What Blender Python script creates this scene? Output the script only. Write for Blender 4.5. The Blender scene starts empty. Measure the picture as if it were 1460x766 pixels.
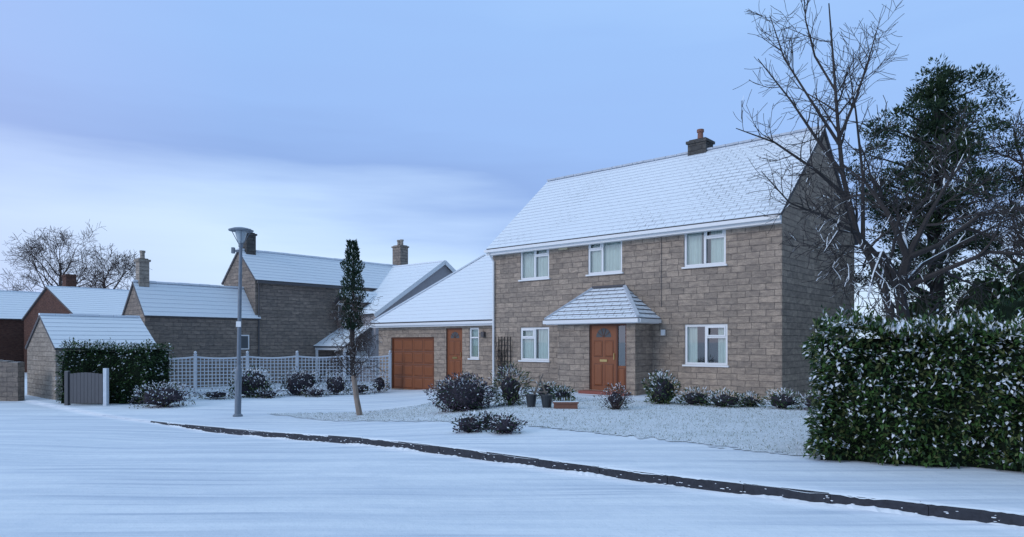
import bpy, math, random
from mathutils import Vector, Matrix
random.seed(7)
R=random.Random(11)
scene=bpy.context.scene
CAMZ=1.55
# ------------------------------------------------------------------ terrain
def ss(t):
    t=max(0.0,min(1.0,t)); return t*t*(3-2*t)
def T(x,y):
    return -0.5*ss((1-x)/6.0)*ss((y-8)/12.0)
def K(x):
    t=-(x-1.1)/0.8
    sp=t if t>30 else math.log(1+math.exp(t))
    return 8.35-0.63*(x-1.1)+0.24*0.8*sp
# ------------------------------------------------------------------ node helpers
def newmat(name):
    m=bpy.data.materials.new(name); m.use_nodes=True
    nt=m.node_tree; nt.nodes.clear()
    out=nt.nodes.new('ShaderNodeOutputMaterial'); b=nt.nodes.new('ShaderNodeBsdfPrincipled')
    nt.links.new(b.outputs[0],out.inputs[0])
    return m,nt,b,out
def nd(nt,typ,**kw):
    n=nt.nodes.new(typ)
    for k,v in kw.items():
        if k in n.inputs: n.inputs[k].default_value=v
        else: setattr(n,k,v)
    return n
def lk(nt,a,b): nt.links.new(a,b)
def ramp(nt,fac,stops):
    r=nt.nodes.new('ShaderNodeValToRGB')
    els=r.color_ramp.elements
    while len(els)<len(stops): els.new(0.5)
    for e,(p,c) in zip(els,stops):
        e.position=p; e.color=(c[0],c[1],c[2],1) if isinstance(c,(tuple,list)) else (c,c,c,1)
    if fac is not None: lk(nt,fac,r.inputs[0])
    return r.outputs[0]
def mixc(nt,fac,a,b,mode='MIX'):
    m=nt.nodes.new('ShaderNodeMix'); m.data_type='RGBA'; m.blend_type=mode
    for idx,v in ((0,fac),(6,a),(7,b)):
        if isinstance(v,bpy.types.NodeSocket): lk(nt,v,m.inputs[idx])
        elif isinstance(v,(tuple,list)): m.inputs[idx].default_value=(v[0],v[1],v[2],1)
        else: m.inputs[idx].default_value=v
    return m.outputs[2]
def math_(nt,op,a,b=None,clamp=False):
    m=nt.nodes.new('ShaderNodeMath'); m.operation=op; m.use_clamp=clamp
    for i,v in enumerate((a,b)):
        if v is None: continue
        if isinstance(v,bpy.types.NodeSocket): lk(nt,v,m.inputs[i])
        else: m.inputs[i].default_value=v
    return m.outputs[0]
def coord(nt,kind='Object',scale=(1,1,1),rot=0):
    tc=nt.nodes.new('ShaderNodeTexCoord'); mp=nt.nodes.new('ShaderNodeMapping')
    mp.inputs['Scale'].default_value=scale; mp.inputs['Rotation'].default_value=(0,0,rot)
    lk(nt,tc.outputs[kind],mp.inputs[0]); return mp.outputs[0]
def noise(nt,vec,scale,detail=4,rough=0.55):
    n=nd(nt,'ShaderNodeTexNoise',Scale=scale,Detail=detail,Roughness=rough); lk(nt,vec,n.inputs['Vector']); return n.outputs['Fac']
def bump(nt,b,h,strength,dist):
    n=nd(nt,'ShaderNodeBump',Strength=strength,Distance=dist); lk(nt,h,n.inputs['Height']); lk(nt,n.outputs[0],b.inputs['Normal'])
def simple(name,col,rough=0.6,var=0.15,nscale=8,bstr=0.0,metal=0,kind='Object',spec=0.5,det=3):
    m,nt,b,o=newmat(name)
    v=coord(nt,kind); n=noise(nt,v,nscale,det)
    c=mixc(nt,n,tuple(x*(1-var) for x in col),tuple(min(1,x*(1+var)) for x in col))
    lk(nt,c,b.inputs['Base Color']); b.inputs['Roughness'].default_value=rough; b.inputs['Metallic'].default_value=metal
    b.inputs['Specular IOR Level'].default_value=spec
    if bstr: bump(nt,b,n,bstr,0.02)
    return m
SN=(0.78,0.83,0.89)
# ---- materials
def m_snow_ground():
    m,nt,b,o=newmat('snow_ground')
    v=coord(nt); ang=math.radians(38)
    vs=coord(nt,'Object',(0.22,2.6,1),ang); vt=coord(nt,'Object',(0.10,6.0,1),math.radians(36))
    med=noise(nt,v,3.0,5,0.65); fine=noise(nt,v,45,2,0.7); big=noise(nt,v,0.35,1,.5)
    tr=noise(nt,vs,1.0,3,0.6); tk=noise(nt,vt,1.0,2,0.6)
    c=mixc(nt,ramp(nt,tr,[(0.40,0),(0.70,1)]),SN,(0.58,0.65,0.75))
    c=mixc(nt,math_(nt,'MULTIPLY',ramp(nt,tk,[(0.54,0),(0.64,1)]),math_(nt,'MULTIPLY',ramp(nt,big,[(.4,0),(.58,1)]),.8)),c,(0.48,0.55,0.66))
    c=mixc(nt,math_(nt,'MULTIPLY',ramp(nt,med,[(0.5,0),(0.75,1)]),0.6),c,(0.62,0.69,0.79))
    c=mixc(nt,math_(nt,'MULTIPLY',ramp(nt,fine,[(0.60,0),(0.75,1)]),0.35),c,(0.40,0.45,0.52))
    lk(nt,c,b.inputs['Base Color']); b.inputs['Roughness'].default_value=0.75
    b.inputs['Specular IOR Level'].default_value=0.2
    h=math_(nt,'ADD',math_(nt,'MULTIPLY',med,0.8),math_(nt,'ADD',math_(nt,'MULTIPLY',fine,0.12),math_(nt,'MULTIPLY',tr,0.6)))
    h=math_(nt,'SUBTRACT',h,math_(nt,'MULTIPLY',tk,.8))
    bump(nt,b,h,0.5,0.05)
    return m
def m_lawn():
    m,nt,b,o=newmat('snowy_lawn')
    v=coord(nt); med=noise(nt,v,1.6,3,0.6); fine=noise(nt,v,30,3,0.8)
    f=ramp(nt,math_(nt,'ADD',fine,math_(nt,'MULTIPLY',math_(nt,'SUBTRACT',med,0.5),0.35)),[(0.47,0),(0.64,1)])
    c=mixc(nt,math_(nt,'MULTIPLY',f,0.6),(0.72,0.77,0.83),(0.30,0.36,0.34))
    lk(nt,c,b.inputs['Base Color']); b.inputs['Roughness'].default_value=0.85
    b.inputs['Specular IOR Level'].default_value=0.15
    bump(nt,b,fine,0.6,0.04)
    return m
def m_stone(name,ca,cb,mort,bw=0.40,rh=0.175,kind='UV',dirt=.35,ms=.009):
    m,nt,b,o=newmat(name)
    v=coord(nt,kind)
    nz=nd(nt,'ShaderNodeTexNoise',Scale=5.0,Detail=3); lk(nt,v,nz.inputs['Vector'])
    dis=nt.nodes.new('ShaderNodeVectorMath'); dis.operation='SCALE'; dis.inputs['Scale'].default_value=0.045
    lk(nt,nz.outputs['Color'],dis.inputs[0])
    ad=nt.nodes.new('ShaderNodeVectorMath'); ad.operation='ADD'; lk(nt,v,ad.inputs[0]); lk(nt,dis.outputs[0],ad.inputs[1])
    t=nd(nt,'ShaderNodeTexBrick',offset=.43,squash=1.5,squash_frequency=3,offset_frequency=2)
    t.inputs['Scale'].default_value=1; t.inputs['Brick Width'].default_value=bw; t.inputs['Row Height'].default_value=rh
    t.inputs['Mortar Size'].default_value=ms; t.inputs['Mortar Smooth'].default_value=0.5; t.inputs['Bias'].default_value=0
    t.inputs['Color1'].default_value=(*ca,1); t.inputs['Color2'].default_value=(*cb,1); t.inputs['Mortar'].default_value=(*mort,1)
    lk(nt,ad.outputs[0],t.inputs['Vector'])
    sp=noise(nt,v,1.1,3,0.6); fine=noise(nt,v,26,3,0.75); mid=noise(nt,coord(nt,kind,(1,2.2,1)),4.5,3,0.65)
    c=mixc(nt,ramp(nt,mid,[(0.3,0),(0.7,1)]),(0.70,0.69,0.70),(1.30,1.25,1.18))
    c=mixc(nt,1.0,t.outputs['Color'],c,'MULTIPLY')
    c=mixc(nt,math_(nt,'MULTIPLY',ramp(nt,sp,[(0.45,0),(0.7,1)]),dirt),c,tuple(x*0.5 for x in ca))
    c=mixc(nt,math_(nt,'MULTIPLY',ramp(nt,fine,[(0.45,0),(0.7,1)]),0.4),c,tuple(x*0.4 for x in ca))
    lk(nt,c,b.inputs['Base Color']); b.inputs['Roughness'].default_value=0.92; b.inputs['Specular IOR Level'].default_value=0.2
    h=math_(nt,'ADD',math_(nt,'MULTIPLY',t.outputs['Fac'],-1.1),math_(nt,'MULTIPLY',fine,1.0))
    h=math_(nt,'ADD',h,math_(nt,'MULTIPLY',mid,1.5))
    bump(nt,b,h,0.9,0.028)
    return m
def m_roof(name,cov,slate=(0.13,0.13,0.15),w=0.30,h=0.21,edge=False,lines=.22):
    m,nt,b,o=newmat(name)
    v=coord(nt,'UV')
    t=nd(nt,'ShaderNodeTexBrick',offset=0.5)
    t.inputs['Scale'].default_value=1; t.inputs['Brick Width'].default_value=w; t.inputs['Row Height'].default_value=h
    t.inputs['Mortar Size'].default_value=0.016; t.inputs['Mortar Smooth'].default_value=0.8
    t.inputs['Color1'].default_value=(0,0,0,1); t.inputs['Color2'].default_value=(1,1,1,1)
    lk(nt,v,t.inputs['Vector'])
    big=noise(nt,v,0.55,3,0.6); fine=noise(nt,coord(nt,'UV',(5,14,1)),1.0,4,0.8)
    a=math_(nt,'ADD',math_(nt,'MULTIPLY',t.outputs['Fac'],lines),math_(nt,'MULTIPLY',fine,0.75))
    a=math_(nt,'ADD',a,math_(nt,'MULTIPLY',big,0.5))
    if edge:
        sx_=nt.nodes.new('ShaderNodeSeparateXYZ'); lk(nt,v,sx_.inputs[0])
        e=nt.nodes.new('ShaderNodeMapRange'); e.inputs['From Min'].default_value=-5.0; e.inputs['From Max'].default_value=0; e.inputs['To Max'].default_value=.19; lk(nt,sx_.outputs['X'],e.inputs['Value'])
        a=math_(nt,'ADD',a,e.outputs[0])
    f=ramp(nt,a,[(0.83-cov,0),(min(1,0.98-cov),1)])
    c=mixc(nt,math_(nt,'MULTIPLY',f,0.8),SN,slate)
    lk(nt,c,b.inputs['Base Color']); b.inputs['Roughness'].default_value=0.85; b.inputs['Specular IOR Level'].default_value=0.2
    bump(nt,b,math_(nt,'MULTIPLY',a,-1),0.5,0.03)
    return m
def m_bark(name,col):
    m,nt,b,o=newmat(name); v=coord(nt,'Object',(1,1,0.3)); n=noise(nt,v,14,3,0.7)
    lk(nt,mixc(nt,n,tuple(c*0.5 for c in col),tuple(c*1.4 for c in col)),b.inputs['Base Color']); b.inputs['Roughness'].default_value=0.9
    b.inputs['Specular IOR Level'].default_value=0.2
    return m
def m_leaf(name,col,rough=0.45):
    m,nt,b,o=newmat(name); v=coord(nt); n=noise(nt,v,5,2)
    c=mixc(nt,ramp(nt,n,[(0.3,0),(0.7,1)]),tuple(c*0.6 for c in col),tuple(c*1.35 for c in col))
    lk(nt,c,b.inputs['Base Color']); b.inputs['Roughness'].default_value=rough; b.inputs['Specular IOR Level'].default_value=0.25
    return m
def m_glass():
    m,nt,b,o=newmat('window_glass'); nt.nodes.remove(b)
    tr=nd(nt,'ShaderNodeBsdfTransparent'); tr.inputs[0].default_value=(0.92,0.98,0.98,1)
    gl=nt.nodes.new('ShaderNodeBsdfGlossy'); gl.inputs['Roughness'].default_value=0.02
    fr=nd(nt,'ShaderNodeFresnel',IOR=1.6)
    f=math_(nt,'ADD',fr.outputs[0],0.16,True)
    mx=nt.nodes.new('ShaderNodeMixShader'); lk(nt,f,mx.inputs[0]); lk(nt,tr.outputs[0],mx.inputs[1]); lk(nt,gl.outputs[0],mx.inputs[2]); lk(nt,mx.outputs[0],o.inputs[0])
    return m
def m_wood(name,col,kind='Object'):
    m,nt,b,o=newmat(name); v=coord(nt,kind,(9,9,0.8)); n=noise(nt,v,4,4,0.7)
    lk(nt,mixc(nt,n,tuple(c*0.7 for c in col),tuple(c*1.25 for c in col)),b.inputs['Base Color']); b.inputs['Roughness'].default_value=0.45
    bump(nt,b,n,0.2,0.005); return m
M={}
M['snow']=m_snow_ground(); M['lawn']=m_lawn()
M['stone']=m_stone('buff_stone',(0.48,0.395,0.325),(0.325,0.275,0.235),(0.23,0.20,0.18))
M['stone2']=m_stone('old_stone',(0.34,0.285,0.245),(0.23,0.20,0.18),(0.16,0.145,0.135))
M['stoneL']=m_stone('light_stone',(0.44,0.39,0.34),(0.34,0.30,0.26),(0.22,0.19,0.17))
M['stoneD']=m_stone('sooty_stone',(0.13,0.125,0.12),(0.09,0.09,0.09),(0.06,0.06,0.06))
M['brick']=m_stone('red_brick',(0.16,0.08,0.062),(0.115,0.06,0.05),(0.13,0.10,0.09),0.23,0.075)
M['render']=simple('grey_render',(0.36,0.34,0.35),0.9,0.12,3)
M['roof']=m_roof('snowy_slates',0.0,edge=True)
M['roofp']=m_roof('snowy_porch_slates',0.05,lines=.34)
M['roofb']=m_roof('snowy_far_roof',-0.17,lines=.26)
M['slate']=simple('slate',(0.10,0.095,0.10),0.8,0.3,20)
M['lip']=simple('slate_edge_frosted',(0.50,0.54,0.60),0.8,0.3,9)
M['lips']=simple('snowy_slate_edge',(0.66,0.71,0.78),0.8,0.2,9)
M['white']=simple('white_upvc',(0.82,0.83,0.84),0.35,0.03,3)
M['snowcap']=simple('snow_cap',SN,0.8,0.05,12,0.0,spec=0.2,det=1)
M['curtain']=simple('net_curtain',(0.70,0.80,0.76),0.9,0.12,5)
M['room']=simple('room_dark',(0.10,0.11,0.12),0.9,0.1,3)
M['glass']=m_glass()
M['door']=m_wood('brown_door',(0.25,0.080,0.028))
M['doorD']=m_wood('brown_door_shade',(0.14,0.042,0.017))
M['brass']=simple('brass',(0.6,0.45,0.2),0.3,0.1,5,metal=1)
M['red']=simple('red_tile',(0.26,0.075,0.055),0.5,0.2,12)
M['terra']=simple('terracotta',(0.22,0.10,0.07),0.7,0.25,10)
M['pot']=simple('dark_pot',(0.03,0.035,0.04),0.4,0.2,10)
M['kerb']=simple('kerb_stone',(0.034,0.037,0.048),0.9,0.6,18,0.5)
M['metal']=simple('grey_metal_post',(0.17,0.20,0.24),0.5,0.25,9)
M['lampglass']=simple('lamp_bowl',(0.40,0.46,0.50),0.2,0.05,5)
M['fence']=simple('pale_fence',(0.60,0.66,0.73),0.7,0.15,9)
M['gate']=m_wood('weathered_gate',(0.085,0.088,0.10))
M['bark']=m_bark('dark_bark',(0.055,0.05,0.05))
M['barkb']=m_bark('brown_bark',(0.085,0.065,0.06))
M['barkp']=m_bark('pale_bark',(0.30,0.24,0.20))
M['leafA']=m_leaf('laurel_leaf',(0.050,0.105,0.030),0.4)
M['leafB']=m_leaf('dark_leaf',(0.024,0.052,0.026),0.5)
M['leafC']=m_leaf('olive_leaf',(0.095,0.115,0.045),0.5)
M['leafP']=m_leaf('pine_needles',(0.012,0.032,0.016),0.6)
M['leafP2']=m_leaf('pine_needles_light',(0.036,0.066,0.026),0.6)
M['leafR']=m_leaf('purple_leaf',(0.085,0.068,0.095),0.6)
M['core']=simple('leaf_gap_shade',(0.016,0.024,0.016),1,0.3,10,spec=0,det=1)  # dark filler body; shade between the leaves is put into its colour
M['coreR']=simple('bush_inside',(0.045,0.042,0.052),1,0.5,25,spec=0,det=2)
M['cream']=simple('cream_box',(0.6,0.52,0.35),0.5,0.05,5)
# ------------------------------------------------------------------ mesh builder
class MB:
    def __init__(s): s.v=[]; s.f=[]; s.m=[]; s.names=[]
    def mi(s,k):
        if k not in s.names: s.names.append(k)
        return s.names.index(k)
    def face(s,pts,k):
        i=len(s.v); s.v.extend([tuple(p) for p in pts]); s.f.append(tuple(range(i,i+len(pts)))); s.m.append(s.mi(k))
    def box(s,x0,x1,y0,y1,z0,z1,k,top=None):
        p=lambda a,b,c:(a,b,c)
        s.face([p(x0,y0,z0),p(x1,y0,z0),p(x1,y0,z1),p(x0,y0,z1)],k)
        s.face([p(x1,y1,z0),p(x0,y1,z0),p(x0,y1,z1),p(x1,y1,z1)],k)
        s.face([p(x0,y1,z0),p(x0,y0,z0),p(x0,y0,z1),p(x0,y1,z1)],k)
        s.face([p(x1,y0,z0),p(x1,y1,z0),p(x1,y1,z1),p(x1,y0,z1)],k)
        s.face([p(x0,y0,z1),p(x1,y0,z1),p(x1,y1,z1),p(x0,y1,z1)],top or k)
        s.face([p(x0,y1,z0),p(x1,y1,z0),p(x1,y0,z0),p(x0,y0,z0)],k)
    def beam(s,a,b,w,h,k):
        a=Vector(a); b=Vector(b); d=(b-a).normalized()
        up=Vector((0,0,1)) if abs(d.z)<0.95 else Vector((0,1,0))
        r=d.cross(up).normalized()*w/2; u=r.cross(d).normalized()*h/2
        A=[a-r-u,a+r-u,a+r+u,a-r+u]; B=[b-r-u,b+r-u,b+r+u,b-r+u]
        for i in range(4):
            j=(i+1)%4; s.face([A[i],A[j],B[j],B[i]],k)
        s.face(A[::-1],k); s.face(B,k)
    def lathe(s,cx,cy,prof,k,n=20):
        for i in range(len(prof)-1):
            r0,z0=prof[i][:2]; r1,z1=prof[i+1][:2]; kk=prof[i][2] if len(prof[i])>2 else k
            for j in range(n):
                a=2*math.pi*j/n; b=2*math.pi*(j+1)/n
                s.face([(cx+r0*math.cos(a),cy+r0*math.sin(a),z0),(cx+r0*math.cos(b),cy+r0*math.sin(b),z0),(cx+r1*math.cos(b),cy+r1*math.sin(b),z1),(cx+r1*math.cos(a),cy+r1*math.sin(a),z1)],kk)
    def tube(s,path,radii,k,n=5,snow=None,sp=0.8):
        rings=[]
        for i,p in enumerate(path):
            d=(path[min(i+1,len(path)-1)]-path[max(i-1,0)]).normalized()
            ref=Vector((0,0,1)) if abs(d.z)<0.9 else Vector((1,0,0))
            a=d.cross(ref).normalized(); b=a.cross(d)
            ring=[]
            for j in range(n):
                t=2*math.pi*j/n+math.pi/2-math.pi/n
                ring.append(p+(a*math.cos(t)+b*math.sin(t))*radii[i])
            i0=len(s.v); s.v.extend([tuple(q) for q in ring]); rings.append(i0)
        ki=s.mi(k); si=s.mi(snow) if snow else ki
        for i in range(len(rings)-1):
            r0,r1=rings[i],rings[i+1]
            for j in range(n):
                q=(j+1)%n
                s.f.append((r0+j,r1+j,r1+q,r0+q))
                if snow:
                    cz=(Vector(s.v[r0+j])+Vector(s.v[r0+q])-2*path[i])
                    up=cz.normalized().z if cz.length>1e-6 else 0
                    s.m.append(si if up>0.6 and R.random()<sp else ki)
                else: s.m.append(ki)
    def build(s,name,parent=None,uv=True,smooth=False,loc=None):
        me=bpy.data.meshes.new(name); me.from_pydata(s.v,[],s.f)
        for k in s.names: me.materials.append(M[k])
        me.polygons.foreach_set('material_index',s.m)
        if smooth: me.polygons.foreach_set('use_smooth',[True]*len(s.f))
        me.update()
        if uv:
            ul=me.uv_layers.new(name='UVMap')
            for p in me.polygons:
                n=p.normal
                if abs(n.z)>0.97: t=Vector((1,0,0))
                else: t=Vector((0,0,1)).cross(n).normalized()
                b=n.cross(t)
                for li in p.loop_indices:
                    co=me.vertices[me.loops[li].vertex_index].co
                    ul.data[li].uv=(co.dot(t),co.dot(b))
        o=bpy.data.objects.new(name,me); scene.collection.objects.link(o)
        if parent: o.parent=parent
        if loc: o.location=loc
        return o
def empty(name,loc,rz=0):
    e=bpy.data.objects.new(name,None); e.location=loc; e.rotation_euler=(0,0,rz); scene.collection.objects.link(e); e.empty_display_size=0.3
    return e
HA=math.atan2(-0.658,0.753)
# ------------------------------------------------------------------ building parts
def wall(mb,x0,x1,z0,z1,holes,y,k,rev=0.12):
    xs=sorted(set([x0,x1]+[h[0] for h in holes]+[h[1] for h in holes])); zs=sorted(set([z0,z1]+[h[2] for h in holes]+[h[3] for h in holes]))
    for i in range(len(xs)-1):
        for j in range(len(zs)-1):
            cx=(xs[i]+xs[i+1])/2; cz=(zs[j]+zs[j+1])/2
            if any(h[0]<cx<h[1] and h[2]<cz<h[3] for h in holes): continue
            mb.face([(xs[i],y,zs[j]),(xs[i+1],y,zs[j]),(xs[i+1],y,zs[j+1]),(xs[i],y,zs[j+1])],k)
    for a,b,c,d in holes:
        e=y+rev
        mb.face([(a,y,c),(a,y,d),(a,e,d),(a,e,c)],k); mb.face([(b,y,d),(b,y,c),(b,e,c),(b,e,d)],k)
        mb.face([(a,y,d),(b,y,d),(b,e,d),(a,e,d)],k); mb.face([(b,y,c),(a,y,c),(a,e,c),(b,e,c)],k)
def window(parent,name,x0,x1,z0,z1,y,split=0.5,side='R',gap=0.0,simplew=False):
    f=MB(); g=MB(); c=MB()
    ya,yb=y+0.03,y+0.115; w=0.065
    f.box(x0,x1,ya,yb,z0,z0+w,'white'); f.box(x0,x1,ya,yb,z1-w,z1,'white')
    f.box(x0,x0+w,ya,yb,z0+w,z1-w,'white'); f.box(x1-w,x1,ya,yb,z0+w,z1-w,'white')
    if not simplew:
        xm=x0+(x1-x0)*split
        f.box(xm-w/2,xm+w/2,ya-0.003,yb,z0+w,z1-w,'white')
        a,b=(xm+w/2,x1-w) if side=='R' else (x0+w,xm-w/2)
        zt=z0+(z1-z0)*0.68
        f.box(a,b,ya+0.002,yb,zt-0.025,zt+0.025,'white')
        q=0.04
        f.box(a,b,ya-0.018,ya-0.001,z1-w-q,z1-w,'white'); f.box(a,b,ya-0.018,ya-0.001,zt+0.025,zt+0.025+q,'white')
        f.box(a,a+q,ya-0.018,ya-0.001,zt+0.025+q,z1-w-q,'white'); f.box(b-q,b,ya-0.018,ya-0.001,zt+0.025+q,z1-w-q,'white')
    else:
        zt=z0+(z1-z0)*0.68; f.box(x0+w,x1-w,ya+0.002,yb,zt-0.025,zt+0.025,'white')
    f.box(x0-0.05,x1+0.05,y-0.06,y+0.06,z0-0.05,z0-0.002,'white','snowcap')
    g.face([(x0+w,y+0.085,z0+w),(x1-w,y+0.085,z0+w),(x1-w,y+0.085,z1-w),(x0+w,y+0.085,z1-w)],'glass')
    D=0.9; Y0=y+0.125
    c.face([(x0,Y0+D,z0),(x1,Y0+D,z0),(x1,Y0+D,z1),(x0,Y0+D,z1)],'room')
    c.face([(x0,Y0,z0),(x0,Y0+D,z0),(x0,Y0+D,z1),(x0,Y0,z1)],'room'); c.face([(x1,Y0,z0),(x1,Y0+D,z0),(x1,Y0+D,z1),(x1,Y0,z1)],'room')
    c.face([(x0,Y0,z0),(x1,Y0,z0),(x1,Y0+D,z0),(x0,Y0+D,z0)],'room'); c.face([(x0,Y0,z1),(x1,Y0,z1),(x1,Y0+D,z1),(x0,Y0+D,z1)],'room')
    cu=MB(); n=46
    def cy(t): return y+0.14+0.014*math.sin(t*55+x0)+0.007*math.sin(t*131)
    for i in range(n):
        t0,t1=i/n,(i+1)/n
        mid=(t0+t1)/2
        if gap and abs(mid-0.5)<gap/2: continue
        xa,xb=x0+(x1-x0)*t0,x0+(x1-x0)*t1
        cu.face([(xa,cy(t0),z0+0.02),(xb,cy(t1),z0+0.02),(xb,cy(t1),z1-0.01),(xa,cy(t0),z1-0.01)],'curtain')
    e=bpy.data.objects.new(name,None); scene.collection.objects.link(e); e.parent=parent
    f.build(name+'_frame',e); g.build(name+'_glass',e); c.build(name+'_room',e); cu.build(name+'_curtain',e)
def roof_plane(mb,e0,e1,r0,r1,n,k,lip=0.014,thick=0.09,lk_='lip'):
    if k=='roofb': lk_='lips'
    e0,e1,r0,r1=map(Vector,(e0,e1,r0,r1))
    nn=(e1-e0).cross(r0-e0).normalized()
    if nn.z<0: e0,e1,r0,r1=e1,e0,r1,r0; nn=-nn
    for i in range(n):
        a,b=i/n,(i+1)/n
        p0=e0.lerp(r0,a); p1=e1.lerp(r1,a); q0=e0.lerp(r0,b); q1=e1.lerp(r1,b)
        L=nn*lip
        mb.face([p0+L,p1+L,q1,q0],k); mb.face([p0,p1,p1+L,p0+L],lk_ if i else 'snowcap')
    dn=nn*-thick
    mb.face([e0+dn,e1+dn,e1,e0],'slate'); mb.face([r0+dn,e0+dn,e0,r0],'slate'); mb.face([e1+dn,r1+dn,r1,e1],'slate')
    mb.face([e1+dn,e0+dn,r0+dn,r1+dn],'slate')
def gable_house(parent,nm,x0,x1,y0,y1,zb,ze,zr,axis,wk,rk,over=0.2,verge=0.08,n=12,fascia=False):
    w=MB(); r=MB()
    for pts in ([(x0,y0),(x1,y0)],[(x1,y0),(x1,y1)],[(x1,y1),(x0,y1)],[(x0,y1),(x0,y0)]):
        (a,b),(c,d)=pts; w.face([(a,b,zb),(c,d,zb),(c,d,ze),(a,b,ze)],wk)
    if axis=='Y':
        xm=(x0+x1)/2; s=(zr-ze)/((x1-x0)/2)
        w.face([(x0,y0,ze),(x1,y0,ze),(xm,y0,zr-0.03)],wk); w.face([(x1,y1,ze),(x0,y1,ze),(xm,y1,zr-0.03)],wk)
        for sx,xe in ((1,x1),(-1,x0)):
            roof_plane(r,(xe+sx*over,y0-verge,ze-s*over+0.08),(xe+sx*over,y1+verge,ze-s*over+0.08),(xm,y0-verge,zr+0.08),(xm,y1+verge,zr+0.08),n,rk)
        L=y1-y0+2*verge; m_=int(L/.45)
        for i in range(m_):
            a=y0-verge+L*i/m_; j=R.uniform(-.008,.008); r.beam((xm,a,zr+0.09+j),(xm,a+L/m_-.02,zr+0.09+j),0.18,0.08,'snowcap')
    else:
        ym=(y0+y1)/2; s=(zr-ze)/((y1-y0)/2)
        w.face([(x1,y0,ze),(x1,y1,ze),(x1,ym,zr-0.03)],wk); w.face([(x0,y1,ze),(x0,y0,ze),(x0,ym,zr-0.03)],wk)
        for sy,ye in ((-1,y0),(1,y1)):
            roof_plane(r,(x0-verge,ye+sy*over,ze-s*over+0.08),(x1+verge,ye+sy*over,ze-s*over+0.08),(x0-verge,ym,zr+0.08),(x1+verge,ym,zr+0.08),n,rk)
        r.beam((x0-verge,ym,zr+0.09),(x1+verge,ym,zr+0.09),0.16,0.07,'snowcap')
    w.build(nm+'_walls',parent); r.build(nm+'_roof',parent)
def chimney(parent,nm,x,y,zb,zt,wx,wy,k,pots=1,pk='terra',ph=0.3):
    m=MB()
    m.box(x-wx/2,x+wx/2,y-wy/2,y+wy/2,zb,zt-0.14,k)
    m.box(x-wx/2-0.05,x+wx/2+0.05,y-wy/2-0.05,y+wy/2+0.05,zt-0.14,zt-0.05,k)
    m.box(x-wx/2+0.03,x+wx/2-0.03,y-wy/2+0.03,y+wy/2-0.03,zt-0.05,zt,k,'snowcap')
    for i in range(pots):
        ox=0 if pots==1 else (-0.14+0.28*i)
        m.lathe(x+ox,y,[(0.10,zt),(0.09,zt+ph*0.7),(0.12,zt+ph*0.75),(0.12,zt+ph),(0.0,zt+ph)],pk,12)
    m.build(nm,parent)
# ------------------------------------------------------------------ MAIN HOUSE
H=empty('stone_house',(7.13,18.15,0),HA)
W=10.41; DP=6.75; EZ=5.0; RZ=7.90
wins=[('upstairs_left_window',-9.08,-7.80,3.73,4.88,0.5,'R',0.06),('upstairs_middle_window',-6.21,-4.92,3.73,4.88,0.42,'L',0.0),
      ('upstairs_right_window',-2.82,-1.55,3.73,4.88,0.5,'R',0.22),('downstairs_left_window',-9.08,-7.80,0.92,2.06,0.5,'L',0.12),
      ('downstairs_right_window',-2.80,-1.5,0.90,2.06,0.5,'R',0.50)]
w=MB()
wall(w,-W,0,-0.7,EZ+0.02,[(a[1],a[2],a[3],a[4]) for a in wins],0,'stone')
w.face([(0,0,-0.7),(0,DP,-0.7),(0,DP,EZ+.02),(0,0,EZ+.02)],'stone'); w.face([(0,0,EZ+.02),(0,DP,EZ+.02),(0,DP/2,RZ)],'stone')
w.face([(-W,DP,-0.7),(-W,0,-0.7),(-W,0,EZ+.02),(-W,DP,EZ+.02)],'stone'); w.face([(-W,DP,EZ+.02),(-W,0,EZ+.02),(-W,DP/2,RZ)],'stone')
w.face([(0,DP,-0.7),(-W,DP,-0.7),(-W,DP,EZ),(0,DP,EZ)],'stone')
w.build('walls',H)
for nm,a,b,c,d,sp,sd,gp in wins: window(H,nm,a,b,c,d,0,sp,sd,gp)
r=MB(); s=(RZ-EZ)/(DP/2); ov=0.26; vg=0.07
for sy,ye in ((-1,0),(1,DP)):
    roof_plane(r,(-W-vg,ye+sy*ov,EZ-s*ov+0.14),(vg,ye+sy*ov,EZ-s*ov+0.14),(-W-vg,DP/2,RZ+0.12),(vg,DP/2,RZ+0.12),21,'roof')
for i in range(24):
    a=-W-vg+i*(W+2*vg)/24; r.beam((a+0.01,DP/2,RZ+0.125),(a+(W+2*vg)/24-0.01,DP/2,RZ+0.125+R.uniform(-.01,.01)),0.22,0.06,'lip')
r.build('roof',H)
g=MB(); ez=EZ-s*ov+0.14
g.box(-W-vg,vg,-ov-0.0,-ov+0.04,ez-0.24,ez-0.06,'white')
g.box(-W-vg,vg,-ov-0.115,-ov-0.004,ez-0.15,ez-0.055,'white','snowcap')
g.box(-W,0,-ov+0.042,-0.004,ez-0.235,ez-0.215,'white')
g.tube([Vector((-W+0.1,-ov-0.05,ez-0.15)),Vector((-W+0.1,-0.06,ez-0.45)),Vector((-W+0.1,-0.06,-0.15))],[0.04]*3,'white',8)
g.box(-7.35,-7.0,-0.07,0.0,4.62,4.80,'cream')
g.tube([Vector((-3.55,-0.02,EZ-.1)),Vector((-3.55,-0.02,2.6))],[0.008]*2,'slate',4)
g.box(-3.55,-3.42,-0.05,0.0,1.75,1.92,'white')
g.build('gutter_and_downpipe',H)
chimney(H,'chimney',-3.99,DP/2+0.1,RZ-0.6,8.42,0.66,0.55,'stoneD',1,'terra',0.36)
P=bpy.data.objects.new('porch',None); scene.collection.objects.link(P); P.parent=H
pw=MB(); PY=-1.0
wall(pw,-6.68,-3.85,-0.7,2.2,[(-5.47,-4.15,0.1,2.10)],PY,'stone',0.14)
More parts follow.
